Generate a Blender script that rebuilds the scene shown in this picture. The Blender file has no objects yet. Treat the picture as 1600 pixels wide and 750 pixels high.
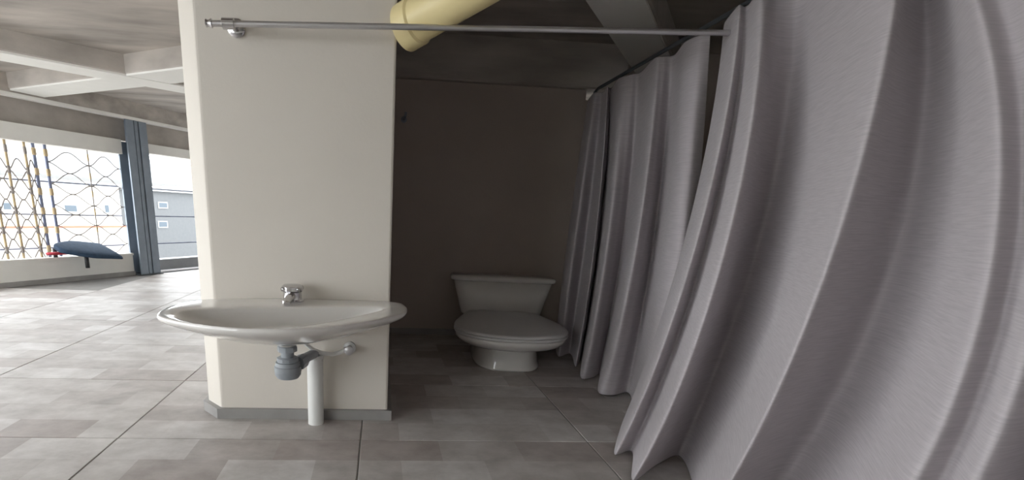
import bpy, bmesh, math, random
from mathutils import Vector, Matrix
random.seed(7)
sc = bpy.context.scene
COL = sc.collection

# ------------------------------------------------------------------ camera
F, CX, CY, EYE = 800.0, 650.0, 568.564, 1.2
ROWS = (Vector((0.99706, -0.06566, 0.03933)), Vector((-0.01898, 0.28252, 0.95907)), Vector((0.07408, 0.95701, -0.28045)))
RIGHT = ROWS[0].normalized()
FWD = (ROWS[2] - RIGHT * ROWS[2].dot(RIGHT)).normalized()
UP = RIGHT.cross(FWD).normalized()
cam_data = bpy.data.cameras.new('camera')
cam = bpy.data.objects.new('camera', cam_data)
COL.objects.link(cam)
cam_data.sensor_width = 36.0
cam_data.lens = F / 1600 * 36
cam_data.shift_x = (800 - CX) / 1600
cam_data.shift_y = (CY - 375) / 1600
cam_data.clip_start = 0.05
cam.matrix_world = Matrix(((RIGHT.x, UP.x, -FWD.x, 0), (RIGHT.y, UP.y, -FWD.y, 0), (RIGHT.z, UP.z, -FWD.z, EYE), (0, 0, 0, 1)))
sc.camera = cam
EYEP = Vector((0, 0, EYE))

def ray(x, y):
    return (RIGHT * (x - CX) + UP * (CY - y) + FWD * F).normalized()
def at_z(x, y, z):
    d = ray(x, y); return EYEP + d * ((z - EYE) / d.z)
def at_y(x, y, Y):
    d = ray(x, y); return EYEP + d * (Y / d.y)
def at_x(x, y, X):
    d = ray(x, y); return EYEP + d * (X / d.x)

# ------------------------------------------------------------------ light
world = bpy.data.worlds.new('overcast_sky'); sc.world = world
world.use_nodes = True
bg = world.node_tree.nodes['Background']
bg.inputs[0].default_value = (0.93, 0.97, 1.0, 1)
bg.inputs[1].default_value = 6.0
vs = sc.view_settings
vs.view_transform = 'Standard'; vs.look = 'None'; vs.gamma = 1; vs.use_curve_mapping = False
vs.exposure = 0.38
sc.cycles.use_denoising = True
sc.cycles.max_bounces = 10
sc.cycles.diffuse_bounces = 7

# ------------------------------------------------------------------ materials
def mat(name, col, rough=0.6, metal=0.0, var=0.0, vscale=6.0, bump=0.0, bscale=40.0, spec=0.5, stretch=(1, 1, 1), coat=0.0, detail=5):
    m = bpy.data.materials.new(name); m.use_nodes = True
    nt = m.node_tree; b = nt.nodes['Principled BSDF']
    b.inputs['Base Color'].default_value = (*col, 1)
    b.inputs['Roughness'].default_value = rough
    b.inputs['Metallic'].default_value = metal
    b.inputs['Specular IOR Level'].default_value = spec
    b.inputs['Coat Weight'].default_value = coat
    tc = nt.nodes.new('ShaderNodeTexCoord'); mp = nt.nodes.new('ShaderNodeMapping')
    mp.inputs['Scale'].default_value = stretch
    nt.links.new(tc.outputs['Object'], mp.inputs[0])
    if var:
        n = nt.nodes.new('ShaderNodeTexNoise'); n.inputs['Scale'].default_value = vscale; n.inputs['Detail'].default_value = detail
        nt.links.new(mp.outputs[0], n.inputs['Vector'])
        r = nt.nodes.new('ShaderNodeValToRGB')
        r.color_ramp.elements[0].position = 0.3; r.color_ramp.elements[1].position = 0.7
        r.color_ramp.elements[0].color = (*[max(0, c * (1 - var)) for c in col], 1)
        r.color_ramp.elements[1].color = (*[min(1, c * (1 + var)) for c in col], 1)
        nt.links.new(n.outputs['Fac'], r.inputs[0]); nt.links.new(r.outputs[0], b.inputs['Base Color'])
    if bump:
        n2 = nt.nodes.new('ShaderNodeTexNoise'); n2.inputs['Scale'].default_value = bscale; n2.inputs['Detail'].default_value = 6
        nt.links.new(mp.outputs[0], n2.inputs['Vector'])
        bp = nt.nodes.new('ShaderNodeBump'); bp.inputs['Strength'].default_value = bump; bp.inputs['Distance'].default_value = 0.02
        nt.links.new(n2.outputs['Fac'], bp.inputs['Height']); nt.links.new(bp.outputs[0], b.inputs['Normal'])
    return m

M = {}
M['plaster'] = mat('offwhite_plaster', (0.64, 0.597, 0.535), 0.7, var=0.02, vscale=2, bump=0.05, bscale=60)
M['plaster_shade'] = mat('offwhite_plaster_shaded', (0.42, 0.36, 0.32), 0.75, var=0.04, vscale=2, bump=0.05, bscale=60)  # off-white plaster with the cubicle's dim light painted into its colour
M['whitewall'] = mat('white_paint', (0.78, 0.77, 0.73), 0.7, var=0.02)
M['concrete'] = mat('board_formed_concrete', (0.40, 0.365, 0.33), 0.85, var=0.30, vscale=2.2, bump=0.25, bscale=8, stretch=(0.5, 1.6, 2.2))
M['beam'] = mat('beam_concrete', (0.42, 0.385, 0.35), 0.85, var=0.14, vscale=2.5, bump=0.15, bscale=12, stretch=(0.6, 1.4, 2))
M['skirt'] = mat('grey_skirting_tile', (0.30, 0.29, 0.28), 0.45, var=0.15, vscale=5)
M['grout'] = mat('grey_grout', (0.27, 0.26, 0.25), 0.9, var=0.1)
M['ceramic'] = mat('glazed_ceramic', (0.74, 0.72, 0.69), 0.12, coat=0.5)
M['seat'] = mat('white_plastic', (0.62, 0.61, 0.60), 0.28)
M['chrome'] = mat('chrome', (0.62, 0.61, 0.62), 0.12, metal=1.0)
M['alu'] = mat('satin_aluminium', (0.62, 0.61, 0.62), 0.35, metal=0.9)
M['gpipe'] = mat('grey_plastic', (0.27, 0.29, 0.31), 0.35, var=0.05)
M['wpipe'] = mat('white_pvc', (0.74, 0.74, 0.72), 0.35)
M['ypipe'] = mat('cream_pvc', (0.80, 0.68, 0.36), 0.4, var=0.05, vscale=3)
M['steel'] = mat('blue_grey_steel', (0.21, 0.245, 0.29), 0.4, metal=0.3, var=0.1)
M['dsteel'] = mat('dark_steel', (0.09, 0.10, 0.11), 0.5, metal=0.3)
M['gold'] = mat('ochre_painted_metal', (0.48, 0.37, 0.22), 0.55, metal=0.1, var=0.15)
M['wire'] = mat('weathered_wire', (0.30, 0.27, 0.25), 0.5, metal=0.4)
M['cable'] = mat('blue_grey_cable', (0.16, 0.18, 0.26), 0.5, metal=0.3)
M['navy'] = mat('navy_vinyl', (0.035, 0.06, 0.10), 0.85, spec=0.2, var=0.15, vscale=20)
M['red'] = mat('red_fabric', (0.45, 0.03, 0.05), 0.7)
M['black'] = mat('black_rubber', (0.02, 0.02, 0.022), 0.6)
M['bwall'] = mat('pale_render', (0.55, 0.52, 0.47), 0.9, var=0.05)
M['bgrey'] = mat('grey_render', (0.30, 0.31, 0.32), 0.9, var=0.05)
M['bdark'] = mat('dark_grey_render', (0.10, 0.105, 0.11), 0.9, var=0.05)
M['glass'] = mat('window_glass', (0.04, 0.06, 0.08), 0.25)
M['brick'] = mat('terracotta', (0.42, 0.18, 0.12), 0.9)
M['ground'] = mat('pale_paving', (0.40, 0.39, 0.37), 0.95, var=0.1)

def tile_material():
    m = bpy.data.materials.new('patchwork_stone_tile'); m.use_nodes = True
    nt = m.node_tree; b = nt.nodes['Principled BSDF']; L = nt.links.new
    g = nt.nodes.new('ShaderNodeNewGeometry')
    br = nt.nodes.new('ShaderNodeTexBrick')
    br.offset = 0.5; br.squash = 1.0
    br.inputs['Scale'].default_value = 1.0
    br.inputs['Brick Width'].default_value = 0.427; br.inputs['Row Height'].default_value = 0.2425
    br.inputs['Mortar Size'].default_value = 0.0
    br.inputs['Color1'].default_value = (0, 0, 0, 1); br.inputs['Color2'].default_value = (1, 1, 1, 1)
    mp = nt.nodes.new('ShaderNodeMapping'); mp.inputs['Location'].default_value = (0.087, -2.59 + 0.97 * 4, 0)
    L(g.outputs['Position'], mp.inputs[0]); L(mp.outputs[0], br.inputs['Vector'])
    rp = nt.nodes.new('ShaderNodeValToRGB')
    e = rp.color_ramp.elements
    e[0].color = (0.40, 0.355, 0.33, 1); e[1].color = (0.60, 0.58, 0.56, 1)
    e.new(0.35).color = (0.46, 0.43, 0.405, 1); e.new(0.65).color = (0.53, 0.505, 0.48, 1)
    L(br.outputs['Color'], rp.inputs[0])
    n = nt.nodes.new('ShaderNodeTexNoise'); n.inputs['Scale'].default_value = 3.5; n.inputs['Detail'].default_value = 8; n.inputs['Roughness'].default_value = 0.65
    mp2 = nt.nodes.new('ShaderNodeMapping'); mp2.inputs['Scale'].default_value = (1.3, 1.6, 1)
    L(g.outputs['Position'], mp2.inputs[0]); L(mp2.outputs[0], n.inputs['Vector'])
    r2 = nt.nodes.new('ShaderNodeValToRGB')
    r2.color_ramp.elements[0].position = 0.3; r2.color_ramp.elements[1].position = 0.7
    r2.color_ramp.elements[0].color = (0.70, 0.68, 0.67, 1); r2.color_ramp.elements[1].color = (1.08, 1.08, 1.09, 1)
    L(n.outputs['Fac'], r2.inputs[0])
    mx = nt.nodes.new('ShaderNodeMix'); mx.data_type = 'RGBA'; mx.blend_type = 'MULTIPLY'; mx.inputs[0].default_value = 1.0
    L(rp.outputs[0], mx.inputs[6]); L(r2.outputs[0], mx.inputs[7])
    L(mx.outputs[2], b.inputs['Base Color'])
    b.inputs['Roughness'].default_value = 0.45; b.inputs['Specular IOR Level'].default_value = 0.35
    bp = nt.nodes.new('ShaderNodeBump'); bp.inputs['Strength'].default_value = 0.08; bp.inputs['Distance'].default_value = 0.01
    L(n.outputs['Fac'], bp.inputs['Height']); L(bp.outputs[0], b.inputs['Normal'])
    return m
M['tile'] = tile_material()

def fabric_material():
    m = bpy.data.materials.new('grey_linen_weave'); m.use_nodes = True
    nt = m.node_tree; b = nt.nodes['Principled BSDF']; L = nt.links.new
    g = nt.nodes.new('ShaderNodeNewGeometry')
    mp = nt.nodes.new('ShaderNodeMapping'); mp.inputs['Scale'].default_value = (6, 6, 160)
    L(g.outputs['Position'], mp.inputs[0])
    n = nt.nodes.new('ShaderNodeTexNoise'); n.inputs['Scale'].default_value = 1.6; n.inputs['Detail'].default_value = 3
    L(mp.outputs[0], n.inputs['Vector'])
    r = nt.nodes.new('ShaderNodeValToRGB')
    r.color_ramp.elements[0].position = 0.3; r.color_ramp.elements[1].position = 0.7
    r.color_ramp.elements[0].color = (0.405, 0.372, 0.388, 1); r.color_ramp.elements[1].color = (0.485, 0.45, 0.465, 1)
    L(n.outputs['Fac'], r.inputs[0]); L(r.outputs[0], b.inputs['Base Color'])
    b.inputs['Roughness'].default_value = 0.85
    b.inputs['Specular IOR Level'].default_value = 0.15
    b.inputs['Sheen Weight'].default_value = 0.15
    bp = nt.nodes.new('ShaderNodeBump'); bp.inputs['Strength'].default_value = 0.06; bp.inputs['Distance'].default_value = 0.004
    L(n.outputs['Fac'], bp.inputs['Height']); L(bp.outputs[0], b.inputs['Normal'])
    return m
M['fabric'] = fabric_material()

# ------------------------------------------------------------------ helpers
def obj(name, verts, faces, m, parent=None, smooth=False):
    me = bpy.data.meshes.new(name)
    me.from_pydata([tuple(v) for v in verts], [], faces)
    bm = bmesh.new(); bm.from_mesh(me)
    bmesh.ops.recalc_face_normals(bm, faces=bm.faces)
    bm.to_mesh(me); bm.free()
    me.materials.append(M[m])
    if smooth:
        for p in me.polygons: p.use_smooth = True
    o = bpy.data.objects.new(name, me); COL.objects.link(o)
    if parent: o.parent = parent
    return o
def empty(name, loc, rz=0.0):
    o = bpy.data.objects.new(name, None); COL.objects.link(o)
    o.location = loc; o.rotation_euler = (0, 0, rz); o.empty_display_size = 0.1
    return o
def tag(o, label, cat, group=None, kind=None):
    o['label'] = label; o['category'] = cat
    if group: o['group'] = group
    if kind: o['kind'] = kind
    return o
def struct(o, label=None, cat=None):
    o['kind'] = 'structure'
    if label: o['label'] = label
    if cat: o['category'] = cat
    return o
def bevel(o, w, seg=2):
    md = o.modifiers.new('bevel', 'BEVEL'); md.width = w; md.segments = seg; md.limit_method = 'ANGLE'
    return o
class B:
    """collects shapes into one mesh"""
    def __init__(s): s.v = []; s.f = []
    def add(s, v, f):
        k = len(s.v); s.v += [Vector(p) for p in v]; s.f += [tuple(i + k for i in q) for q in f]; return s
    def box(s, a, b):
        x0, y0, z0 = a; x1, y1, z1 = b
        return s.add([(x0, y0, z0), (x1, y0, z0), (x1, y1, z0), (x0, y1, z0), (x0, y0, z1), (x1, y0, z1), (x1, y1, z1), (x0, y1, z1)],
                     [(0, 3, 2, 1), (4, 5, 6, 7), (0, 1, 5, 4), (1, 2, 6, 5), (2, 3, 7, 6), (3, 0, 4, 7)])
    def prism(s, poly, z0, z1):
        n = len(poly)
        return s.add([(p[0], p[1], z0) for p in poly] + [(p[0], p[1], z1) for p in poly],
                     [tuple(range(n - 1, -1, -1)), tuple(range(n, 2 * n))] + [(i, (i + 1) % n, n + (i + 1) % n, n + i) for i in range(n)])
    def loft(s, rings, cap0=True, cap1=True):
        n = len(rings[0]); v = [p for r in rings for p in r]; f = []
        for k in range(len(rings) - 1):
            for i in range(n):
                j = (i + 1) % n
                f.append((k * n + i, k * n + j, (k + 1) * n + j, (k + 1) * n + i))
        if cap0: f.append(tuple(range(n - 1, -1, -1)))
        if cap1: f.append(tuple(range((len(rings) - 1) * n, len(rings) * n)))
        return s.add(v, f)
    def tube(s, path, r, n=12, caps=True):
        path = [Vector(p) for p in path]
        rs = r if isinstance(r, (list, tuple)) else [r] * len(path)
        rings = []; up = None
        for i, p in enumerate(path):
            t = (path[min(i + 1, len(path) - 1)] - path[max(i - 1, 0)])
            if t.length < 1e-9: t = rt
            t = t.normalized(); rt = t
            if up is None:
                up = Vector((0, 0, 1)) if abs(t.z) < 0.9 else Vector((1, 0, 0))
            a = t.cross(up).normalized(); b = a.cross(t).normalized(); up = b
            rings.append([p + a * (rs[i] * math.cos(2 * math.pi * k / n)) + b * (rs[i] * math.sin(2 * math.pi * k / n)) for k in range(n)])
        return s.loft(rings, caps, caps)
    def lathe(s, c, prof, n=24, axis='z'):
        """prof: (radius, height) pairs"""
        rings = []
        for r, h in prof:
            ring = []
            for k in range(n):
                a = 2 * math.pi * k / n; u, w = r * math.cos(a), r * math.sin(a)
                q = {'z': (u, w, h), 'y': (u, h, w), 'x': (h, u, w)}[axis]
                ring.append(Vector(c) + Vector(q))
            rings.append(ring)
        return s.loft(rings)
    def build(s, name, m, parent=None, smooth=False): return obj(name, s.v, s.f, m, parent, smooth)
def auto_smooth(o, ang=35):
    for p in o.data.polygons: p.use_smooth = True
    bm = bmesh.new(); bm.from_mesh(o.data)
    for e in bm.edges:
        if len(e.link_faces) == 2 and e.calc_face_angle() > math.radians(ang): e.smooth = False
    bm.to_mesh(o.data); bm.free()
    return o
def local(o, parent):
    """keep world coordinates of a mesh given in world space under a parent that sits elsewhere"""
    o.matrix_parent_inverse = Matrix.LocRotScale(parent.location, parent.rotation_euler, (1, 1, 1)).inverted()
    return o
def smoothloop(pts, n):
    """closed Catmull-Rom resampled to n points by arc length"""
    pts = [Vector(p) for p in pts]; k = len(pts); d = []
    for i in range(k):
        p0, p1, p2, p3 = pts[i - 1], pts[i], pts[(i + 1) % k], pts[(i + 2) % k]
        for j in range(16):
            t = j / 16
            d.append(0.5 * ((2 * p1) + (p2 - p0) * t + (2 * p0 - 5 * p1 + 4 * p2 - p3) * t * t + (3 * p1 - p0 - 3 * p2 + p3) * t ** 3))
    L = [0]
    for i in range(len(d)): L.append(L[-1] + (d[(i + 1) % len(d)] - d[i]).length)
    out = []; i = 0
    for q in range(n):
        s = L[-1] * q / n
        while L[i + 1] < s: i += 1
        t = (s - L[i]) / max(1e-9, L[i + 1] - L[i])
        out.append(d[i].lerp(d[(i + 1) % len(d)], t))
    return out

# ------------------------------------------------------------------ setting
SLAB, SOFF = 2.75, 2.56
D = Vector((math.sin(math.radians(28)), math.cos(math.radians(28)), 0))    # along the open facade
N = Vector((D.y, -D.x, 0))                                                 # into the room
FP0 = at_z(107, 440, 0)
def FA(s, off, z): return FP0 + D * s + N * off + Vector((0, 0, z))
def at_f(x, y, off=0.0):
    d = ray(x, y); t = (off - (EYEP - FP0).dot(N)) / d.dot(N); return EYEP + d * t
def sz(x, y, off=0.0):
    p = at_f(x, y, off); return (p - FP0).dot(D), p.z
def fbox(b, s0, s1, o0, o1, z0, z1):
    return b.prism([FA(s0, o0, 0), FA(s1, o0, 0), FA(s1, o1, 0), FA(s0, o1, 0)], z0, z1)
S_NEAR, S_FAR = -2.3, 9.0
a, b_ = FA(S_NEAR, -0.3, 0), FA(S_FAR, -0.3, 0)
SX, YB = a.x, -1.8            # facade bend out of view, shaped to bring daylight in from the left
room = [(SX, a.y), (SX, YB), (4.2, YB), (4.2, b_.y), (b_.x, b_.y)]

floor = struct(B().prism(room, -0.2, -0.004).build('floor', 'grout'), 'grey stone-look tiled floor with thin grout joints', 'floor')
TW, TD = 1.28, 0.97
tme = {}
def tile_at(x0, y0, w, d):
    key = (round(w, 3), round(d, 3))
    if key not in tme:
        o = B().box((0.004, 0.004, -0.012), (w - 0.004, d - 0.004, 0.0)).build('tile', 'tile', floor)
        bevel(o, 0.002, 1); tme[key] = o
    else:
        o = tme[key].copy(); COL.objects.link(o); o.parent = floor
    o.location = (x0, y0, random.uniform(-0.0008, 0.0006))
for i in range(-6, 3):
    for j in range(-3, 12):
        x0, y0 = -0.087 + TW * i, 2.59 + TD * j
        c = Vector((x0 + TW / 2, y0 + TD / 2, 0))
        if (c - FP0).dot(N) < 0.3: continue
        if c.y < 1.0 and abs(c.x) > 2.2: continue
        if x0 > -1.1 and y0 > 5.3: continue
        tile_at(x0, y0, TW, TD)

ceiling = struct(B().prism(room, SLAB, SLAB + 0.25).build('ceiling', 'concrete'), 'rough board-marked concrete ceiling slab with beams', 'ceiling')
def beam(p0, p1, w, z0, m='beam', side=1):
    p0, p1 = Vector((*p0, 0)), Vector((*p1, 0)); d = (p1 - p0).normalized(); n = Vector((-d.y, d.x, 0)) * side
    q = [p0, p1, p1 + n * w, p0 + n * w]
    o = B().prism(q, z0, SLAB + 0.05).build('beam', m, ceiling)
    if z0 > 2.4:
        i0, i1 = p0 + n * 0.015, p1 + n * 0.015
        B().prism([i0, i1, i1 + n * (w - 0.03), i0 + n * (w - 0.03)], z0 - 0.02, z0).build('soffit_board', 'whitewall', o)
    return bevel(o, 0.012, 1)
K = (SOFF - EYE) / 1.4
def c2(x, y): p = at_z(x, y, SOFF); return Vector((p.x, p.y))
A0, A1 = c2(0, 78), c2(196, 115); dA = (A1 - A0).normalized()
B1 = c2(290, 103); dB = (B1 - A1).normalized()
beam(A1 - dA * 5.5, A1 + dA * 4.2, 0.42, SOFF)
beam(A1 - dB * 5.2, A1 + dB * 1.6, 0.46, SOFF + 0.003)
beam(A1 - dB * 6.0 - dA * 3.4, A1 + dB * 6.5 - dA * 3.4, 0.46, SOFF + 0.003)
R0, R1 = c2(915, 0), c2(990, 110); dR = (R1 - R0).normalized()
beam(R0 - dR * 4.0, R1 + dR * 0.1, 0.36, SOFF, side=-1)

# pillar with the sink: angled left corner, straight right corner
XL, XR, YF = -0.915, 0.062, 2.892
pil_poly = [(XL, YF), (XR, YF), (XR, 5.24), (XL - 0.115, 5.24), (XL - 0.115, YF + 0.13)]
pillar = struct(B().prism(pil_poly, 0, SLAB).build('wall_pillar', 'plaster'), 'off-white plastered pillar wall carrying the wash basin', 'wall')
bevel(pillar, 0.012, 2)
sk = [(XL - 0.02, YF - 0.022), (XR + 0.025, YF - 0.022), (XR + 0.025, 5.0), (XR - 0.01, 5.0), (XR - 0.01, YF + 0.03), (XL, YF + 0.03), (XL - 0.09, YF + 0.15), (XL - 0.09, 5.0), (XL - 0.138, 5.0), (XL - 0.138, YF + 0.11)]
B().prism(sk, 0, 0.062).build('baseboard', 'skirt', pillar)

wall_back = struct(B().box((-0.2, 5.22, 0), (1.905, 5.36, 2.385)).build('wall_back', 'plaster_shade'), 'shaded plain wall behind the toilet', 'wall')
B().box((XR, 5.205, 0), (1.905, 5.222, 0.06)).build('baseboard', 'skirt', wall_back)
beam((-0.2, 5.15), (2.25, 5.15), 0.26, 2.38, 'concrete')
struct(B().box((1.905, 5.24, 0), (2.12, 5.34, 2.30)).box((2.12, 5.24, 0), (4.2, 5.34, SLAB)).build('wall_light_block', 'plaster_shade'), 'added wall blocking light behind the curtains, low at the curtain end', 'wall')  # added to keep light out behind the curtains; low end leaves a bright gap
struct(B().box((4.2, YB, 0), (4.35, b_.y, SLAB)).build('wall_right', 'whitewall'), 'plain wall behind the grey curtains', 'wall')

# rear wall with an added, unseen window opening that lets in fill light
WX0, WX1, WZ0, WZ1 = SX + 0.4, SX + 2.9, 0.45, 2.6
wr = struct(B().box((WX1, YB - 0.15, 0), (4.35, YB, SLAB)).box((SX, YB - 0.15, 0), (WX0, YB, SLAB)).box((WX0, YB - 0.15, 0), (WX1, YB, WZ0)).box((WX0, YB - 0.15, WZ1), (WX1, YB, SLAB)).build('wall_rear', 'whitewall'), 'plain wall with an added fill-light window at the rear of the room', 'wall')
win = struct(empty('added_window_1', (0.5 * (WX0 + WX1), YB, WZ0)), 'added unseen window in the rear wall, lets in fill light', 'window')
for k in range(3):
    x = WX0 + (WX1 - WX0) * k / 2
    local(B().box((x - 0.03, YB - 0.1, WZ0), (x + 0.03, YB - 0.04, WZ1)).build('mullion', 'dsteel', win), win)
for z in (WZ0 + 0.03, WZ1 - 0.03):
    local(B().box((WX0, YB - 0.1, z - 0.03), (WX1, YB - 0.04, z + 0.03)).build('frame_rail', 'dsteel', win), win)
# unseen open side, added for light from the left: parapet below, beam above
side = struct(B().box((SX - 0.25, YB - 0.15, 0), (SX, a.y, 0.372)).build('wall_left', 'whitewall'), 'low parapet wall of the unseen left side added for daylight', 'wall')
struct(B().box((SX - 0.25, YB - 0.15, 2.5), (SX + 0.1, a.y, SLAB)).build('trim_1', 'concrete'), 'concrete edge beam of the unseen left side added for daylight', 'beam')
for k in range(3):
    y = YB + (a.y - YB) * (k + 0.5) / 3
    local(B().box((SX - 0.16, y - 0.05, 0.372), (SX - 0.06, y + 0.05, 2.5)).build('post', 'dsteel', side), side)

# open facade on the left: parapet, lintel, steel post
s_post, _ = sz(229, 428)
pw = 0.19
fac = struct(fbox(B(), S_NEAR, s_post - pw - 0.04, -0.25, 0.0, 0, 0.34).build('wall_facade', 'whitewall'), 'low cream parapet wall under the metal screen', 'wall')
fbox(B(), S_NEAR, s_post - pw - 0.04, -0.28, 0.03, 0.34, 0.372).build('coping', 'whitewall', fac)
fbox(B(), S_NEAR, s_post - pw - 0.04, 0.0, 0.025, 0, 0.07).build('baseboard', 'skirt', fac)
lint = struct(fbox(B(), S_NEAR, S_FAR, -0.3, 0.12, 2.52, SLAB).build('wall_lintel', 'concrete'), 'dark concrete edge beam above the open facade', 'wall')
fbox(B(), S_NEAR, S_FAR, 0.02, 0.135, 2.475, 2.52).build('edge_strip', 'whitewall', lint)
fbox(B(), S_NEAR, S_FAR, -0.30, -0.14, 2.17, 2.52).build('fascia', 'beam', lint)
fbox(B(), S_NEAR, s_post - pw, -0.3, -0.02, 1.95, 2.17).build('band', 'whitewall', lint)
fbox(B(), s_post + pw, S_FAR, -0.3, -0.02, 2.02, 2.17).build('band', 'whitewall', lint)

post = tag(empty('steel_post', FA(s_post, 0, 0)), 'blue-grey steel post standing at the end of the parapet', 'post')
def fpart(name, m, par, *boxes):
    b = B()
    for q in boxes: fbox(b, *q)
    return local(b.build(name, m, par), par)
fpart('web', 'steel', post, (s_post - 0.03, s_post + 0.03, -0.12, 0.12, 0.0, 2.475))
fpart('flange', 'steel', post, (s_post - pw, s_post - 0.05, 0.10, 0.13, 0.0, 2.47))
fpart('flange', 'steel', post, (s_post + 0.05, s_post + pw, 0.10, 0.13, 0.0, 2.47))
fpart('cover_strip', 'bgrey', post, (s_post - 0.05, s_post + 0.05, 0.04, 0.10, 0.0, 2.47))
fpart('flange', 'steel', post, (s_post - pw, s_post + pw, -0.13, -0.10, 0.0, 2.15))
fpart('base_plate', 'dsteel', post, (s_post - pw - 0.03, s_post + pw + 0.03, -0.15, 0.16, 0.0, 0.02))

# doorway after the post
door = struct(empty('door_1', FA(s_post + 1.5, 0, 0)), 'open sliding doorway beyond the steel post', 'door')
s1 = s_post + pw
fpart('track', 'alu', door, (s1, S_FAR, 0.02, 0.05, 0, 0.035))
fpart('track', 'alu', door, (s1, S_FAR, -0.06, -0.03, 0, 0.035))
fpart('sill', 'dsteel', door, (s1, S_FAR, -0.14, 0.08, -0.0005, 0.012))
fpart('kerb', 'bgrey', door, (s1, S_FAR, -0.5, -0.25, 0, 0.20))
fpart('jamb', 'alu', door, (s_post + 2.2, s_post + 2.5, -0.12, 0.02, 0.0, 2.02))

# ------------------------------------------------------------------ metal screen
OS = -0.14
scr = tag(empty('metal_screen', FA(0, OS, 0.372)), 'ochre and grey wave lattice metal screen above the parapet', 'screen')
def fline(x0, y0, x1, y1): return sz(x0, y0, OS)[0], sz(x1, y1, OS)[0]
zb, zt = 0.372, 1.95
s_bars = [sz(6, 336, OS)[0] - 0.0, sz(26, 336, OS)[0], sz(55, 336, OS)[0]]
step = 0.5 * (s_bars[2] - s_bars[1]) + 0.5 * (s_bars[1] - s_bars[0])
s_mast = sz(76, 336, OS)[0]
s_thin = sz(149, 336, OS)[0]
bars = [s_bars[1] - step * k for k in range(2, 0, -1)] + s_bars[1:]
def screen_bar(s, r, col):
    b = B(); b.tube([FA(s, OS, zb), FA(s, OS, zt)], r, 8)
    o = local(auto_smooth(b.build('bar', col, scr)), scr)
    z = zb + 0.12
    while z < zt - 0.05:
        c = B().lathe(FA(s, OS, z), [(r, -0.05), (r * 1.35, -0.035), (r * 1.35, 0.035), (r, 0.05)], 10).build('collar', 'gold' if col != 'gold' else 'wire', o)
        z += 0.27
for s in bars: screen_bar(s, 0.018, 'gold')
for s in (s_mast - 0.07, s_mast + 0.09): screen_bar(s, 0.022, 'cable')
screen_bar(s_thin, 0.010, 'wire')
def wave(s0, s1, z, amp, r):
    b = B(); n = 14
    b.tube([FA(s0 + (s1 - s0) * k / n, OS, z + amp * (0.5 - 0.5 * math.cos(2 * math.pi * k / n))) for k in range(n + 1)], r, 5)
    local(auto_smooth(b.build('wire', 'wire', scr), 60), scr)
edges = bars + [s_mast - 0.07]
for i in range(len(edges) - 1):
    z = zb + 0.12; k = 0
    while z < zt - 0.15:
        wave(edges[i], edges[i + 1], z, 0.15, 0.008); wave(edges[i], edges[i + 1], z, -0.13, 0.008); z += 0.27
for s0, s1_ in ((s_mast + 0.09, s_thin), (s_thin, s_post - pw)):
    z = zb + 0.15
    while z < zt - 0.15:
        wave(s0, s1_, z, 0.16, 0.007); wave(s0, s1_, z, -0.14, 0.007); z += 0.30
for (x0, y0), (x1, y1), lab in (((0, 283), (215, 290), 'upper'), ((0, 336), (215, 336), 'middle'), ((0, 390), (215, 382), 'lower')):
    zz = 0.5 * (sz(x0, y0, OS - .07)[1] + sz(x1, y1, OS - .07)[1])
    o = B().tube([FA(S_NEAR, OS - 0.07, zz), FA(s_post - pw, OS - 0.07, zz)], 0.011, 6).build('safety_cable', 'cable')
    tag(o, 'thin dark %s horizontal cable strung behind the metal screen' % lab, 'cable', 'safety cables along the facade')
    o = B().tube([FA(s_post + pw, OS - 0.07, zz), FA(S_FAR - 1, OS - 0.07, zz)], 0.011, 6).build('safety_cable', 'cable')
    tag(o, 'thin dark %s horizontal cable across the doorway beyond the steel post' % lab, 'cable', 'safety cables along the facade')

# navy padded board standing on the parapet
sa, sb = sz(85, 400, 0.1)[0], sz(168, 400, 0.1)[0]
brd = tag(empty('padded_board', FA(0.5 * (sa + sb), 0, 0.372)), 'navy padded board with a red end resting on the parapet', 'board')
ln = sb - sa
def board_ring(t):
    s = sa + ln * t
    w = 0.26 * (0.30 + 0.75 * min(1, t * 2.2) ** 0.6)
    zc = 0.51 - 0.07 * t ** 1.4
    th = 0.035 + 0.012 * math.sin(math.pi * t)
    r = []
    for k in range(12):
        a_ = 2 * math.pi * k / 12
        cc, ss = [math.copysign(abs(q) ** 0.6, q) for q in (math.cos(a_), math.sin(a_))]
        r.append(FA(s, 0.19 + w * cc, zc - w * 0.34 * cc + th * ss))
    return r
local(B().loft([board_ring(k / 16) for k in range(17)]).build('pad', 'navy', brd, True), brd)
rr = [[FA(sa - 0.10 + 0.30 * k / 4, 0.12 + (0.05 + 0.05 * k / 4) * math.cos(2 * math.pi * q / 10), 0.44 + 0.022 * math.sin(2 * math.pi * q / 10)) for q in range(10)] for k in range(5)]
local(B().loft(rr).build('red_end', 'red', brd, True), brd)
sm = sz(131, 412, 0.22)[0]
local(B().tube([FA(sm, 0.30, 0.22), FA(sm, 0.30, 0.40)], 0.03, 10).build('peg', 'black', brd, True), brd)
local(B().tube([FA(sm - 0.25, -0.02, 0.372), FA(sm - 0.25, -0.02, 0.50)], 0.03, 10).build('foot', 'black', brd, True), brd)

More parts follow.
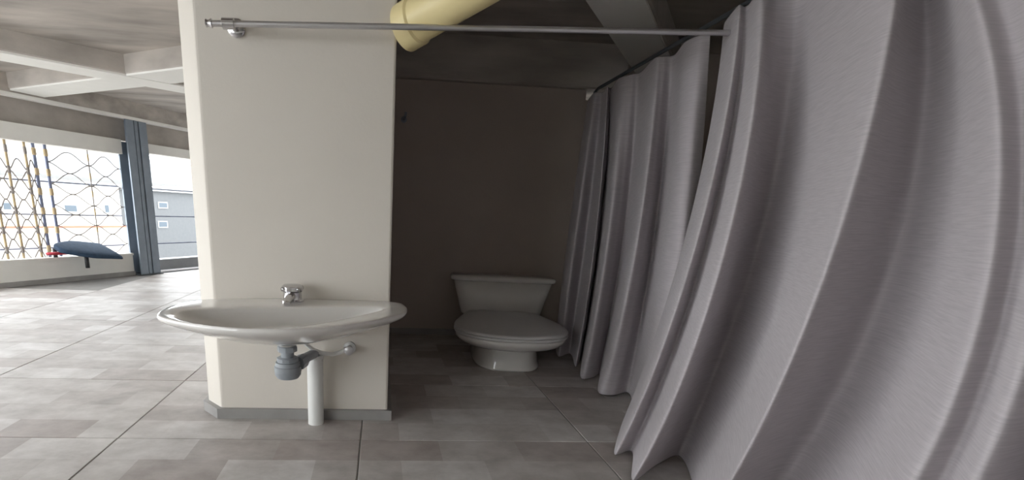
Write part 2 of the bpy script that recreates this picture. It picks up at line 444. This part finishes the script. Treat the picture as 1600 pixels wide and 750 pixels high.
# ------------------------------------------------------------------ wash basin
ZR = 0.722
outer_px = [(243, 492), (250, 485), (265, 478), (290, 471), (322, 467), (380, 466), (460, 466), (540, 466), (600, 466), (622, 471), (634, 477), (637, 483), (630, 490), (600, 498), (560, 505), (520, 510.5), (470, 514), (420, 515), (370, 513.5), (320, 509), (285, 503.5), (258, 498)]
inner_px = [(270, 491), (283, 485), (307, 482), (360, 480), (428, 479), (500, 478.5), (560, 478), (593, 479), (600, 481.5), (585, 486), (545, 495), (490, 505.5), (435, 512), (380, 513), (330, 510), (300, 505), (280, 498)]
NR = 72
def loop_at(px):
    pts = []
    for x, y in px:
        p = at_z(x, y, ZR); p.y = min(p.y, YF - 0.003); pts.append(p)
    return smoothloop(pts, NR)
def polar(loop, c):
    """resample loop at equal angles around c"""
    out = []
    ang = [(math.atan2(p.y - c.y, p.x - c.x), p) for p in loop]
    dense = []
    for i in range(len(loop)):
        p, q = loop[i], loop[(i + 1) % len(loop)]
        for t in range(8): dense.append(p.lerp(q, t / 8))
    for k in range(NR):
        a_ = -math.pi + 2 * math.pi * k / NR
        dirv = Vector((math.cos(a_) * 1.5, math.sin(a_)))
        aa = math.atan2(dirv.y, dirv.x)
        best = min(dense, key=lambda p: abs(math.remainder(math.atan2(p.y - c.y, p.x - c.x) - aa, 2 * math.pi)))
        out.append(best.copy())
    return out
cb = Vector((-0.462, 2.52, ZR))
OUT, INN = polar(loop_at(outer_px), cb), polar(loop_at(inner_px), cb)
drain = Vector((-0.462, 2.56, 0))
def sc_ring(R, f, z, c): return [Vector((c.x + (p.x - c.x) * f, min(c.y + (p.y - c.y) * f, YF - 0.003), z)) for p in R]
basin = tag(empty('wash_basin', (cb.x, YF, ZR)), 'wide white oval wash basin hung on the pillar', 'wash basin')
rings = []
rings.append([Vector((drain.x + 0.045 * math.cos(-math.pi + 2 * math.pi * k / NR), drain.y + 0.045 * math.sin(-math.pi + 2 * math.pi * k / NR), 0.535)) for k in range(NR)])
rings.append([Vector((drain.x + 0.075 * math.cos(-math.pi + 2 * math.pi * k / NR), drain.y + 0.06 * math.sin(-math.pi + 2 * math.pi * k / NR), 0.553)) for k in range(NR)])
for f, z in ((0.40, 0.585), (0.65, 0.620), (0.85, 0.660), (0.95, 0.684), (0.985, 0.696), (1.0, 0.706), (1.0, 0.714), (0.994, 0.721), (0.985, ZR + 0.002)):
    rings.append(sc_ring(OUT, f, z, cb))
mid = [OUT[k].lerp(INN[k], 0.8) for k in range(NR)]
rings.append([Vector((p.x, p.y, ZR + 0.001)) for p in mid])
for f, z in ((1.0, ZR - 0.004), (0.985, ZR - 0.012), (0.955, ZR - 0.026), (0.88, ZR - 0.048), (0.72, ZR - 0.078), (0.45, ZR - 0.10), (0.15, ZR - 0.108)):
    rings.append(sc_ring(INN, f, z, cb.lerp(Vector((drain.x, drain.y, 0)), 0.0)))
bowl = B().loft(rings, False, True).build('bowl', 'ceramic', basin, True)
local(bowl, basin)
md = bowl.modifiers.new('sub', 'SUBSURF'); md.levels = md.render_levels = 1
local(B().lathe((drain.x, 2.53, ZR - 0.107), [(0.045, 0.0), (0.05, 0.004), (0.03, 0.006), (0.025, 0.002)], 20).build('drain_ring', 'chrome', basin, True), basin)

tap = tag(empty('tap', (-0.466, 2.79, ZR)), 'small chrome tap on the back ledge of the basin', 'tap')
tx, ty = -0.466, 2.79
local(auto_smooth(B().lathe((tx, ty, ZR), [(0.062, 0), (0.062, 0.008), (0.05, 0.014), (0.048, 0.05), (0.052, 0.055)], 24).build('body', 'chrome', tap)), tap)
local(auto_smooth(B().tube([(tx, ty, ZR + 0.028), (tx, ty - 0.07, ZR + 0.033), (tx - 0.004, ty - 0.13, ZR + 0.024), (tx - 0.004, ty - 0.15, ZR + 0.01)], [0.026, 0.024, 0.02, 0.018], 14).build('spout', 'chrome', tap)), tap)
local(auto_smooth(B().lathe((tx, ty, ZR), [(0.05, 0.055), (0.056, 0.06), (0.056, 0.08), (0.045, 0.09), (0.015, 0.094)], 24).build('handle', 'chrome', tap)), tap)
for k in range(4):
    a_ = math.pi / 4 + k * math.pi / 2
    local(B().tube([(tx, ty, ZR + 0.07), (tx + 0.066 * math.cos(a_), ty + 0.066 * math.sin(a_), ZR + 0.07)], [0.012, 0.012], 8).build('handle_grip', 'chrome', tap, True), tap)

dx, dy = drain.x, drain.y
trap = tag(empty('bottle_trap', (dx, dy, 0.36)), 'grey plastic bottle trap under the wash basin', 'trap')
local(auto_smooth(B().lathe((dx, dy, 0), [(0.033, 0.45), (0.033, 0.537)], 20).build('tailpiece', 'gpipe', trap)), trap)
local(auto_smooth(B().lathe((dx, dy, 0), [(0.05, 0.505), (0.05, 0.53), (0.042, 0.536)], 8).build('top_nut', 'gpipe', trap)), trap)
local(auto_smooth(B().lathe((dx, dy, 0), [(0.05, 0.448), (0.055, 0.452), (0.055, 0.47), (0.046, 0.475)], 10).build('neck_nut', 'gpipe', trap)), trap)
local(auto_smooth(B().lathe((dx, dy, 0), [(0.035, 0.360), (0.055, 0.365), (0.066, 0.382), (0.066, 0.398), (0.068, 0.40), (0.068, 0.425), (0.062, 0.43), (0.06, 0.448), (0.035, 0.455)], 24).build('bottle', 'gpipe', trap)), trap)
sx, sy = -0.356, 2.822
local(auto_smooth(B().tube([(dx + 0.05, dy + 0.04, 0.432), (dx + 0.075, dy + 0.13, 0.435), (sx, sy - 0.03, 0.43), (sx, sy, 0.40), (sx, sy, 0.37)], 0.027, 14).build('outlet_arm', 'gpipe', trap)), trap)
local(auto_smooth(B().tube([(dx + 0.048, dy + 0.03, 0.430), (dx + 0.066, dy + 0.085, 0.433)], 0.038, 8).build('outlet_nut', 'gpipe', trap)), trap)
waste = tag(empty('waste_pipe', (sx, sy, 0)), 'white waste pipe rising from the floor below the basin', 'pipe')
local(auto_smooth(B().lathe((sx, sy, 0), [(0.045, 0.0), (0.045, 0.41), (0.036, 0.412), (0.036, 0.37)], 28).build('tube', 'wpipe', waste)), waste)
local(auto_smooth(B().lathe((sx, sy, 0), [(0.046, 0.395), (0.05, 0.40), (0.05, 0.415), (0.038, 0.418)], 28).build('collar', 'wpipe', waste)), waste)

hose = tag(empty('water_supply', (-0.17, YF, 0.44)), 'white flexible supply hose and wall valve under the basin', 'hose')
hp = [(-0.40, 2.72, 0.56), (-0.395, 2.74, 0.50), (-0.36, 2.78, 0.455), (-0.31, 2.82, 0.425), (-0.26, 2.84, 0.415), (-0.22, 2.845, 0.425), (-0.185, 2.845, 0.44)]
local(auto_smooth(B().tube(hp, 0.012, 10).build('flex_hose', 'wpipe', hose)), hose)
local(auto_smooth(B().lathe((-0.165, YF, 0.443), [(0.036, -0.0), (0.036, -0.008), (0.018, -0.012), (0.018, -0.06), (0.012, -0.062)], 18, 'y').build('valve_body', 'alu', hose)), hose)
local(auto_smooth(B().tube([(-0.195, 2.845, 0.44), (-0.15, 2.845, 0.445)], 0.017, 10).build('hose_nut', 'alu', hose)), hose)
local(auto_smooth(B().lathe((-0.165, YF - 0.06, 0.443), [(0.02, 0.0), (0.026, -0.006), (0.026, -0.018), (0.018, -0.022)], 10, 'y').build('valve_knob', 'alu', hose)), hose)

# ------------------------------------------------------------------ toilet
TO = empty('toilet', (1.215, 5.16, 0), math.radians(-6.6))
tag(TO, 'white close-coupled toilet with closed lid in the dark cubicle', 'toilet')
def sup(cx, cy, hx, hy, z, n=48, e=2.6):
    r = []
    for k in range(n):
        a_ = 2 * math.pi * k / n; c, s = math.cos(a_), math.sin(a_)
        r.append(Vector((cx + hx * math.copysign(abs(c) ** (2 / e), c), cy + hy * math.copysign(abs(s) ** (2 / e), s), z)))
    return r
def lid_ring(f, z, dy_=0.0, n=48):
    pts = [(-0.30, -0.37), (-0.36, -0.52), (-0.425, -0.75), (-0.47, -0.98), (-0.455, -1.18), (-0.36, -1.35), (-0.19, -1.44), (0, -1.465)]
    pts = pts + [(-x, y) for x, y in reversed(pts[:-1])] + [(0.15, -0.345), (-0.15, -0.345)]
    lp = smoothloop([Vector((x, y, z)) for x, y in pts], n)
    cy = -0.92
    return [Vector((p.x * f, cy + (p.y - cy) * f + dy_, z)) for p in lp]
# pan: pedestal flaring into the bowl
ped = [sup(0, -0.70, 0.29, 0.545, 0.0, 48, 3.2), sup(0, -0.70, 0.29, 0.545, 0.015, 48, 3.2), sup(0, -0.70, 0.272, 0.53, 0.05, 48, 3.2), sup(0, -0.70, 0.265, 0.525, 0.14, 48, 3.2), sup(0, -0.71, 0.28, 0.545, 0.19, 48, 3)]
o = B().loft(ped).build('pedestal', 'ceramic', TO, True)
bw = [lid_ring(0.58, 0.172), lid_ring(0.74, 0.188), lid_ring(0.86, 0.212), lid_ring(0.935, 0.240), lid_ring(0.965, 0.262), lid_ring(0.97, 0.285), lid_ring(0.95, 0.29)]
B().loft(bw).build('bowl', 'ceramic', TO, True)
B().loft([lid_ring(0.97, 0.291), lid_ring(0.99, 0.295), lid_ring(0.995, 0.305), lid_ring(0.985, 0.313), lid_ring(0.96, 0.314)]).build('seat', 'seat', TO, True)
B().loft([lid_ring(0.955, 0.316), lid_ring(0.985, 0.318), lid_ring(0.99, 0.328), lid_ring(0.975, 0.338), lid_ring(0.93, 0.343), lid_ring(0.5, 0.347)]).build('lid', 'seat', TO, True)
for x in (-0.16, 0.16):
    B().tube([(x - 0.05, -0.365, 0.325), (x + 0.05, -0.365, 0.325)], 0.02, 10).build('hinge', 'seat', TO, True)
tk = [sup(0, -0.19, 0.37, 0.15, 0.285, 48, 6), sup(0, -0.19, 0.39, 0.16, 0.30, 48, 6), sup(0, -0.185, 0.43, 0.165, 0.45, 48, 6), sup(0, -0.18, 0.475, 0.17, 0.615, 48, 6)]
B().loft(tk).build('tank', 'ceramic', TO, True)
tl = [sup(0, -0.18, 0.485, 0.18, 0.612, 48, 6), sup(0, -0.18, 0.505, 0.19, 0.62, 48, 6), sup(0, -0.18, 0.505, 0.19, 0.645, 48, 6), sup(0, -0.18, 0.49, 0.175, 0.657, 48, 6), sup(0, -0.18, 0.25, 0.08, 0.662, 48, 4)]
B().loft(tl).build('tank_lid', 'ceramic', TO, True)
B().loft([sup(0, -0.34, 0.24, 0.22, 0.02), sup(0, -0.34, 0.24, 0.22, 0.28), sup(0, -0.3, 0.26, 0.2, 0.30)]).build('neck', 'ceramic', TO, True)

hk = at_y(631, 187, 5.22)
hook = tag(empty('wall_hook', hk), 'small dull metal hook high on the shaded wall beside the pillar', 'hook')
local(auto_smooth(B().lathe(hk, [(0.028, 0.0), (0.028, -0.012), (0.016, -0.018)], 16, 'y').build('plate', 'steel', hook)), hook)
local(auto_smooth(B().tube([hk, hk + Vector((0, -0.06, 0)), hk + Vector((0.01, -0.085, 0.02)), hk + Vector((0.015, -0.09, 0.05))], 0.012, 10).build('prong', 'steel', hook)), hook)

# ------------------------------------------------------------------ curtain rods
YR = YF - 0.155
ra, rb = at_y(332, 36.5, YR), at_y(1133, 51, YR)
rod = tag(empty('crossing_curtain_rod', ra), 'thin metal curtain rod crossing from the pillar to the curtains', 'curtain rod')
local(auto_smooth(B().tube([ra, rb + Vector((0.02, 0, 0))], 0.013, 12).build('rod', 'alu', rod)), rod)
e0 = at_y(321, 36, YR)
local(auto_smooth(B().tube([ra + (e0 - ra) * t for t in (0, 0.1, 0.3, 0.6, 0.9, 1.0)], [0.016, 0.021, 0.017, 0.014, 0.018, 0.008], 14).build('finial', 'chrome', rod)), rod)
bk = at_y(358, 37, YR); fl = at_y(370, 45, YF)
local(auto_smooth(B().tube([at_y(348, 36.6, YR), at_y(366, 37.2, YR)], 0.024, 14).build('clamp', 'chrome', rod)), rod)
local(auto_smooth(B().tube([bk, fl + Vector((0, -0.05, 0)), fl + Vector((0, -0.012, 0))], 0.014, 12).build('bracket_arm', 'chrome', rod)), rod)
local(auto_smooth(B().lathe(fl, [(0.042, 0.0), (0.042, -0.012), (0.032, -0.02), (0.012, -0.024)], 20, 'y').build('wall_flange', 'chrome', rod)), rod)

XT, ZT = 1.72, 2.165
rail = tag(empty('curtain_rail', (XT, 5.0, ZT)), 'dark curtain rail holding the two grey curtains', 'curtain rail')
ZH = ZT + 0.06
local(auto_smooth(B().tube([(XT, -0.6, ZH), (XT, 4.45, ZH), (XT + 0.03, 4.6, ZH), (XT + 0.12, 4.85, ZH), (1.97, 5.235, ZH)], 0.012, 12).build('rail', 'dsteel', rail)), rail)
local(auto_smooth(B().lathe((1.97, 5.238, ZH), [(0.03, 0), (0.03, -0.012), (0.016, -0.018)], 18, 'y').build('wall_flange', 'dsteel', rail)), rail)
for yy in (0.2, 1.6):
    local(auto_smooth(B().tube([(XT, yy, ZH), (XT, yy, SLAB)], 0.008, 8).build('hanger', 'dsteel', rail)), rail)

# ------------------------------------------------------------------ curtains
def catmull(vals, n):
    out = []
    k = len(vals)
    for i in range(k - 1):
        p0, p1, p2, p3 = vals[max(i - 1, 0)], vals[i], vals[i + 1], vals[min(i + 2, k - 1)]
        for j in range(n):
            t = j / n
            out.append(0.5 * ((2 * p1) + (p2 - p0) * t + (2 * p0 - 5 * p1 + 4 * p2 - p3) * t * t + (3 * p1 - p0 - 3 * p2 + p3) * t ** 3))
    out.append(vals[-1]); return out
def ease(t):
    t = min(1, t / 0.75); return t * (2 - t)
def quad_fit(zv, yv):
    """least-squares parabola, gently curved run of a fold"""
    A = Matrix.Identity(3) * 1e-6; r = Vector((0, 0, 0))
    for z, y in zip(zv, yv):
        b = Vector((1, z, z * z))
        for i in range(3):
            r[i] += b[i] * y
            for j in range(3): A[i][j] += b[i] * b[j]
    c = A.inverted() @ r
    lo, hi = min(zv) - 0.1, max(zv) + 0.15
    def f(z):
        q = min(hi, max(lo, z)); return c[0] + c[1] * q + c[2] * q * q + (z - q) * (c[1] + 2 * c[2] * q)
    return f
def curtain(name, lines, xbot, ztop, zbot, xtop=XT):
    """lines: (offset across the rail, [(px, py) ...]) along each fold; a fold's pixels give only
    its run on the curtain's own hanging surface X(z)"""
    zs = [zbot + (ztop - zbot) * k / 30 for k in range(31)]
    cols = []
    for off, px in lines:
        pts = []
        for x, y in px:
            X = xtop + off
            for _ in range(12):
                p = at_x(x, y, X)
                t = min(1, max(0, (ztop - p.z) / (ztop - zbot)))
                X = xtop + off * (0.35 + 0.65 * ease(t)) + (xbot - xtop) * t ** 1.3
            pts.append((p.z, p.y))
        pts.sort()
        col = []
        for z in zs:
            i = 0
            while i < len(pts) - 2 and pts[i + 1][0] < z: i += 1
            (z0, y0), (z1, y1) = pts[i], pts[i + 1]
            t = (z - z0) / (z1 - z0)
            t = max(-0.6, min(1.6, t))
            Y = y0 + (y1 - y0) * t
            q = min(1, max(0, (ztop - z) / (ztop - zbot)))
            X = xtop + off * (0.35 + 0.65 * ease(q)) + (xbot - xtop) * q ** 1.3
            col.append(Vector((X, Y, z)))
        ys = quad_fit([q[0] for q in pts], [q[1] for q in pts])
        for p in col: p.y = ys(p.z)
        cols.append(col)
    n = 7
    rows = [catmull([c[k] for c in cols], n) for k in range(len(zs))]
    w = len(rows[0]); v = [p for r in rows for p in r]
    f = [(k * w + i, k * w + i + 1, (k + 1) * w + i + 1, (k + 1) * w + i) for k in range(len(rows) - 1) for i in range(w - 1)]
    o = obj(name, v, f, 'fabric', None, True)
    md = o.modifiers.new('solid', 'SOLIDIFY'); md.thickness = 0.006; md.offset = 1
    md = o.modifiers.new('sub', 'SUBSURF'); md.levels = md.render_levels = 1
    return o
near = [
    (0.05, [(1128, 60), (1100, 250), (1072, 360), (1010, 560), (966, 684)]),
    (-0.13, [(1150, 40), (1118, 250), (1088, 380), (1018, 570), (970, 692)]),
    (-0.04, [(1165, 40), (1138, 250), (1108, 380), (1042, 570), (992, 700)]),
    (-0.16, [(1185, 30), (1168, 250), (1138, 380), (1065, 570), (1003, 732)]),
    (0.01, [(1212, 30), (1192, 250), (1160, 380), (1090, 570), (1025, 740)]),
    (0.15, [(1245, 30), (1222, 250), (1188, 380), (1118, 570), (1055, 740)]),
    (0.08, [(1272, 30), (1262, 250), (1228, 380), (1160, 570), (1085, 745)]),
    (-0.03, [(1310, 30), (1308, 200), (1270, 360), (1205, 520), (1118, 740)]),
    (-0.12, [(1350, 30), (1345, 180), (1298, 360), (1230, 520), (1140, 740)]),
    (-0.16, [(1388, 10), (1384, 150), (1320, 350), (1245, 520), (1155, 740)]),
    (-0.03, [(1408, 10), (1410, 160), (1352, 360), (1278, 540), (1182, 740)]),
    (0.14, [(1440, 10), (1448, 180), (1400, 380), (1330, 560), (1232, 740)]),
    (0.10, [(1470, 10), (1492, 200), (1450, 400), (1380, 580), (1300, 740)]),
    (-0.03, [(1496, 10), (1525, 200), (1500, 400), (1445, 580), (1370, 740)]),
    (-0.11, [(1525, 10), (1560, 200), (1545, 400), (1500, 580), (1430, 740)]),
    (-0.05, [(1570, 10), (1600, 200), (1590, 400), (1545, 580), (1480, 740)]),
    (-0.10, [(1640, 10), (1660, 200), (1650, 400), (1600, 580), (1540, 740)]),
    (0.10, [(1740, 10), (1770, 200), (1750, 400), (1700, 580), (1640, 740)]),
    (-0.10, [(1880, 10), (1910, 200), (1880, 400), (1830, 580), (1780, 740)]),
    (0.10, [(2080, 10), (2120, 200), (2080, 400), (2040, 580), (2000, 740)]),
    (-0.08, [(2400, 10), (2440, 200), (2400, 400), (2360, 580), (2320, 740)]),
]
tag(curtain('curtain', [(q * 1.25, p) for q, p in near], 1.42, ZT + 0.045, 0.015), 'nearest grey linen curtain filling the right side', 'curtain', 'grey curtains on the rail')
far = [
    (0.04, [(915, 168), (900, 300), (876, 430), (868, 543)]),
    (-0.06, [(925, 165), (908, 300), (888, 430), (874, 545)]),
    (0.05, [(940, 162), (926, 300), (908, 430), (892, 546)]),
    (-0.03, [(948, 158), (938, 300), (922, 430), (904, 548)]),
    (0.07, [(954, 156), (944, 300), (930, 430), (910, 552)]),
    (-0.08, [(965, 150), (955, 300), (938, 430), (911, 574)]),
    (-0.01, [(985, 140), (972, 300), (955, 430), (928, 580)]),
    (0.06, [(1000, 130), (985, 300), (968, 430), (937, 582)]),
    (-0.08, [(1020, 115), (1005, 300), (980, 430), (939, 600)]),
    (-0.02, [(1035, 110), (1018, 300), (998, 430), (962, 604)]),
    (0.08, [(1052, 100), (1034, 300), (1015, 430), (985, 606)]),
    (-0.06, [(1068, 85), (1052, 300), (1035, 430), (1000, 620)]),
    (-0.05, [(1090, 70), (1075, 300), (1060, 430), (1030, 640)]),
    (0.04, [(1110, 60), (1092, 300), (1080, 430), (1050, 660)]),
]
tag(curtain('curtain', [(q * 1.4, p) for q, p in far], 1.70, ZT + 0.03, 0.015), 'farther grey linen curtain hanging beside the toilet', 'curtain', 'grey curtains on the rail')

# ------------------------------------------------------------------ cream pipe under the ceiling
p0 = at_y(646, 36, 2.885); p1 = at_y(702, 2, 2.735); dp = (p1 - p0).normalized()
pipe = tag(empty('drain_pipe', p0), 'thick cream plastic drain pipe under the ceiling by the pillar', 'pipe')
R_ = 0.098
local(auto_smooth(B().tube([p0, p0 + dp * 2.6], R_, 36).build('tube', 'ypipe', pipe)), pipe)
q0 = p0 - dp * 0.06
local(auto_smooth(B().tube([q0, q0 + dp * 0.004, q0 + dp * 0.085, q0 + dp * 0.095], [R_ * 1.02, R_ * 1.10, R_ * 1.10, R_ * 1.01], 36).build('coupling', 'ypipe', pipe)), pipe)
for t in (1.2, 2.2):
    h = p0 + dp * t
    local(auto_smooth(B().tube([h + dp * -0.015, h + dp * 0.015], R_ * 1.06, 30).build('strap', 'dsteel', pipe)), pipe)
    local(B().tube([h + Vector((0, 0, R_)), Vector((h.x, h.y, SLAB))], 0.008, 8).build('hanger', 'dsteel', pipe), pipe)

# ------------------------------------------------------------------ outdoors
gz = -3.5
struct(B().prism([FA(-60, -0.4, 0), FA(60, -0.4, 0), FA(60, -90, 0), FA(-60, -90, 0)], gz - 0.2, gz).build('ground', 'ground'), 'pale paved ground outside the open facade', 'ground')
def building(s0, s1, o0, depth, ztop, wins, label, m='bwall', roof=True):
    e = tag(empty('apartment_building', FA(0.5 * (s0 + s1), o0, gz)), label, 'building')
    fpart('wall', m, e, (s0, s1, o0 - depth, o0, gz, ztop))
    if roof: fpart('cornice', 'bgrey', e, (s0 - 0.2, s1 + 0.2, o0 - depth - 0.2, o0 + 0.25, ztop, ztop + 0.25))
    for a0, a1, z0, z1 in wins:
        w = fpart('window', 'bgrey', e, (a0, a1, o0 - 0.05, o0 + 0.05, z0, z1))
        g = fpart('pane', 'glass', e, (a0 + 0.07, a1 - 0.07, o0 + 0.03, o0 + 0.06, z0 + 0.07, z1 - 0.07))
        g.parent = w; g.matrix_parent_inverse = Matrix.Identity(4)
    return e
def win_at(x0, y0, x1, y1, off):
    s0, z1 = sz(x0, y0, off); s1, z0 = sz(x1, y1, off); return (min(s0, s1), max(s0, s1), z0, z1)
oa = -16.0
building(sz(-160, 336, oa)[0], sz(190, 336, oa)[0], oa, 8, sz(100, 288, oa)[1], [win_at(97, 318, 122, 333, oa), win_at(0, 314, 20, 330, oa), win_at(-60, 314, -30, 330, oa), win_at(160, 318, 172, 334, oa)], 'pale house seen through the middle of the metal screen')
ob = -22.0
building(sz(200, 336, ob)[0], sz(330, 336, ob)[0], ob, 8, sz(260, 300, ob)[1], [win_at(246, 315, 262, 326, ob), win_at(246, 345, 262, 356, ob)], 'grey block seen through the doorway beyond the steel post', 'bdark')
cpy = fbox(B(), sz(-80, 270, -5)[0], sz(330, 270, -5)[0], -8, -5, sz(150, 278, -5)[1], sz(150, 238, -5)[1]).build('canopy_slab', 'bgrey')
tag(cpy, 'grey canopy slab of the neighbouring building above the screen', 'canopy')
for x in (-78, 326):
    cs = sz(x, 270, -7.5)[0]
    fbox(B(), cs - 0.15, cs + 0.15, -7.6, -7.3, gz, sz(150, 278, -5)[1]).build('column', 'bgrey', cpy)
rl = -9.0
rb_ = fbox(B(), sz(-120, 355, rl)[0], sz(215, 345, rl)[0], rl - 0.1, rl, gz, sz(100, 356, rl)[1] - 0.0).build('garden_wall', 'bwall')
tag(rb_, 'cream garden wall across the yard outside the screen', 'garden wall')
cp = fbox(B(), sz(-120, 355, rl)[0], sz(215, 345, rl)[0], rl - 0.15, rl + 0.05, sz(100, 356, rl)[1], sz(100, 353, rl)[1]).build('coping', 'brick', rb_)
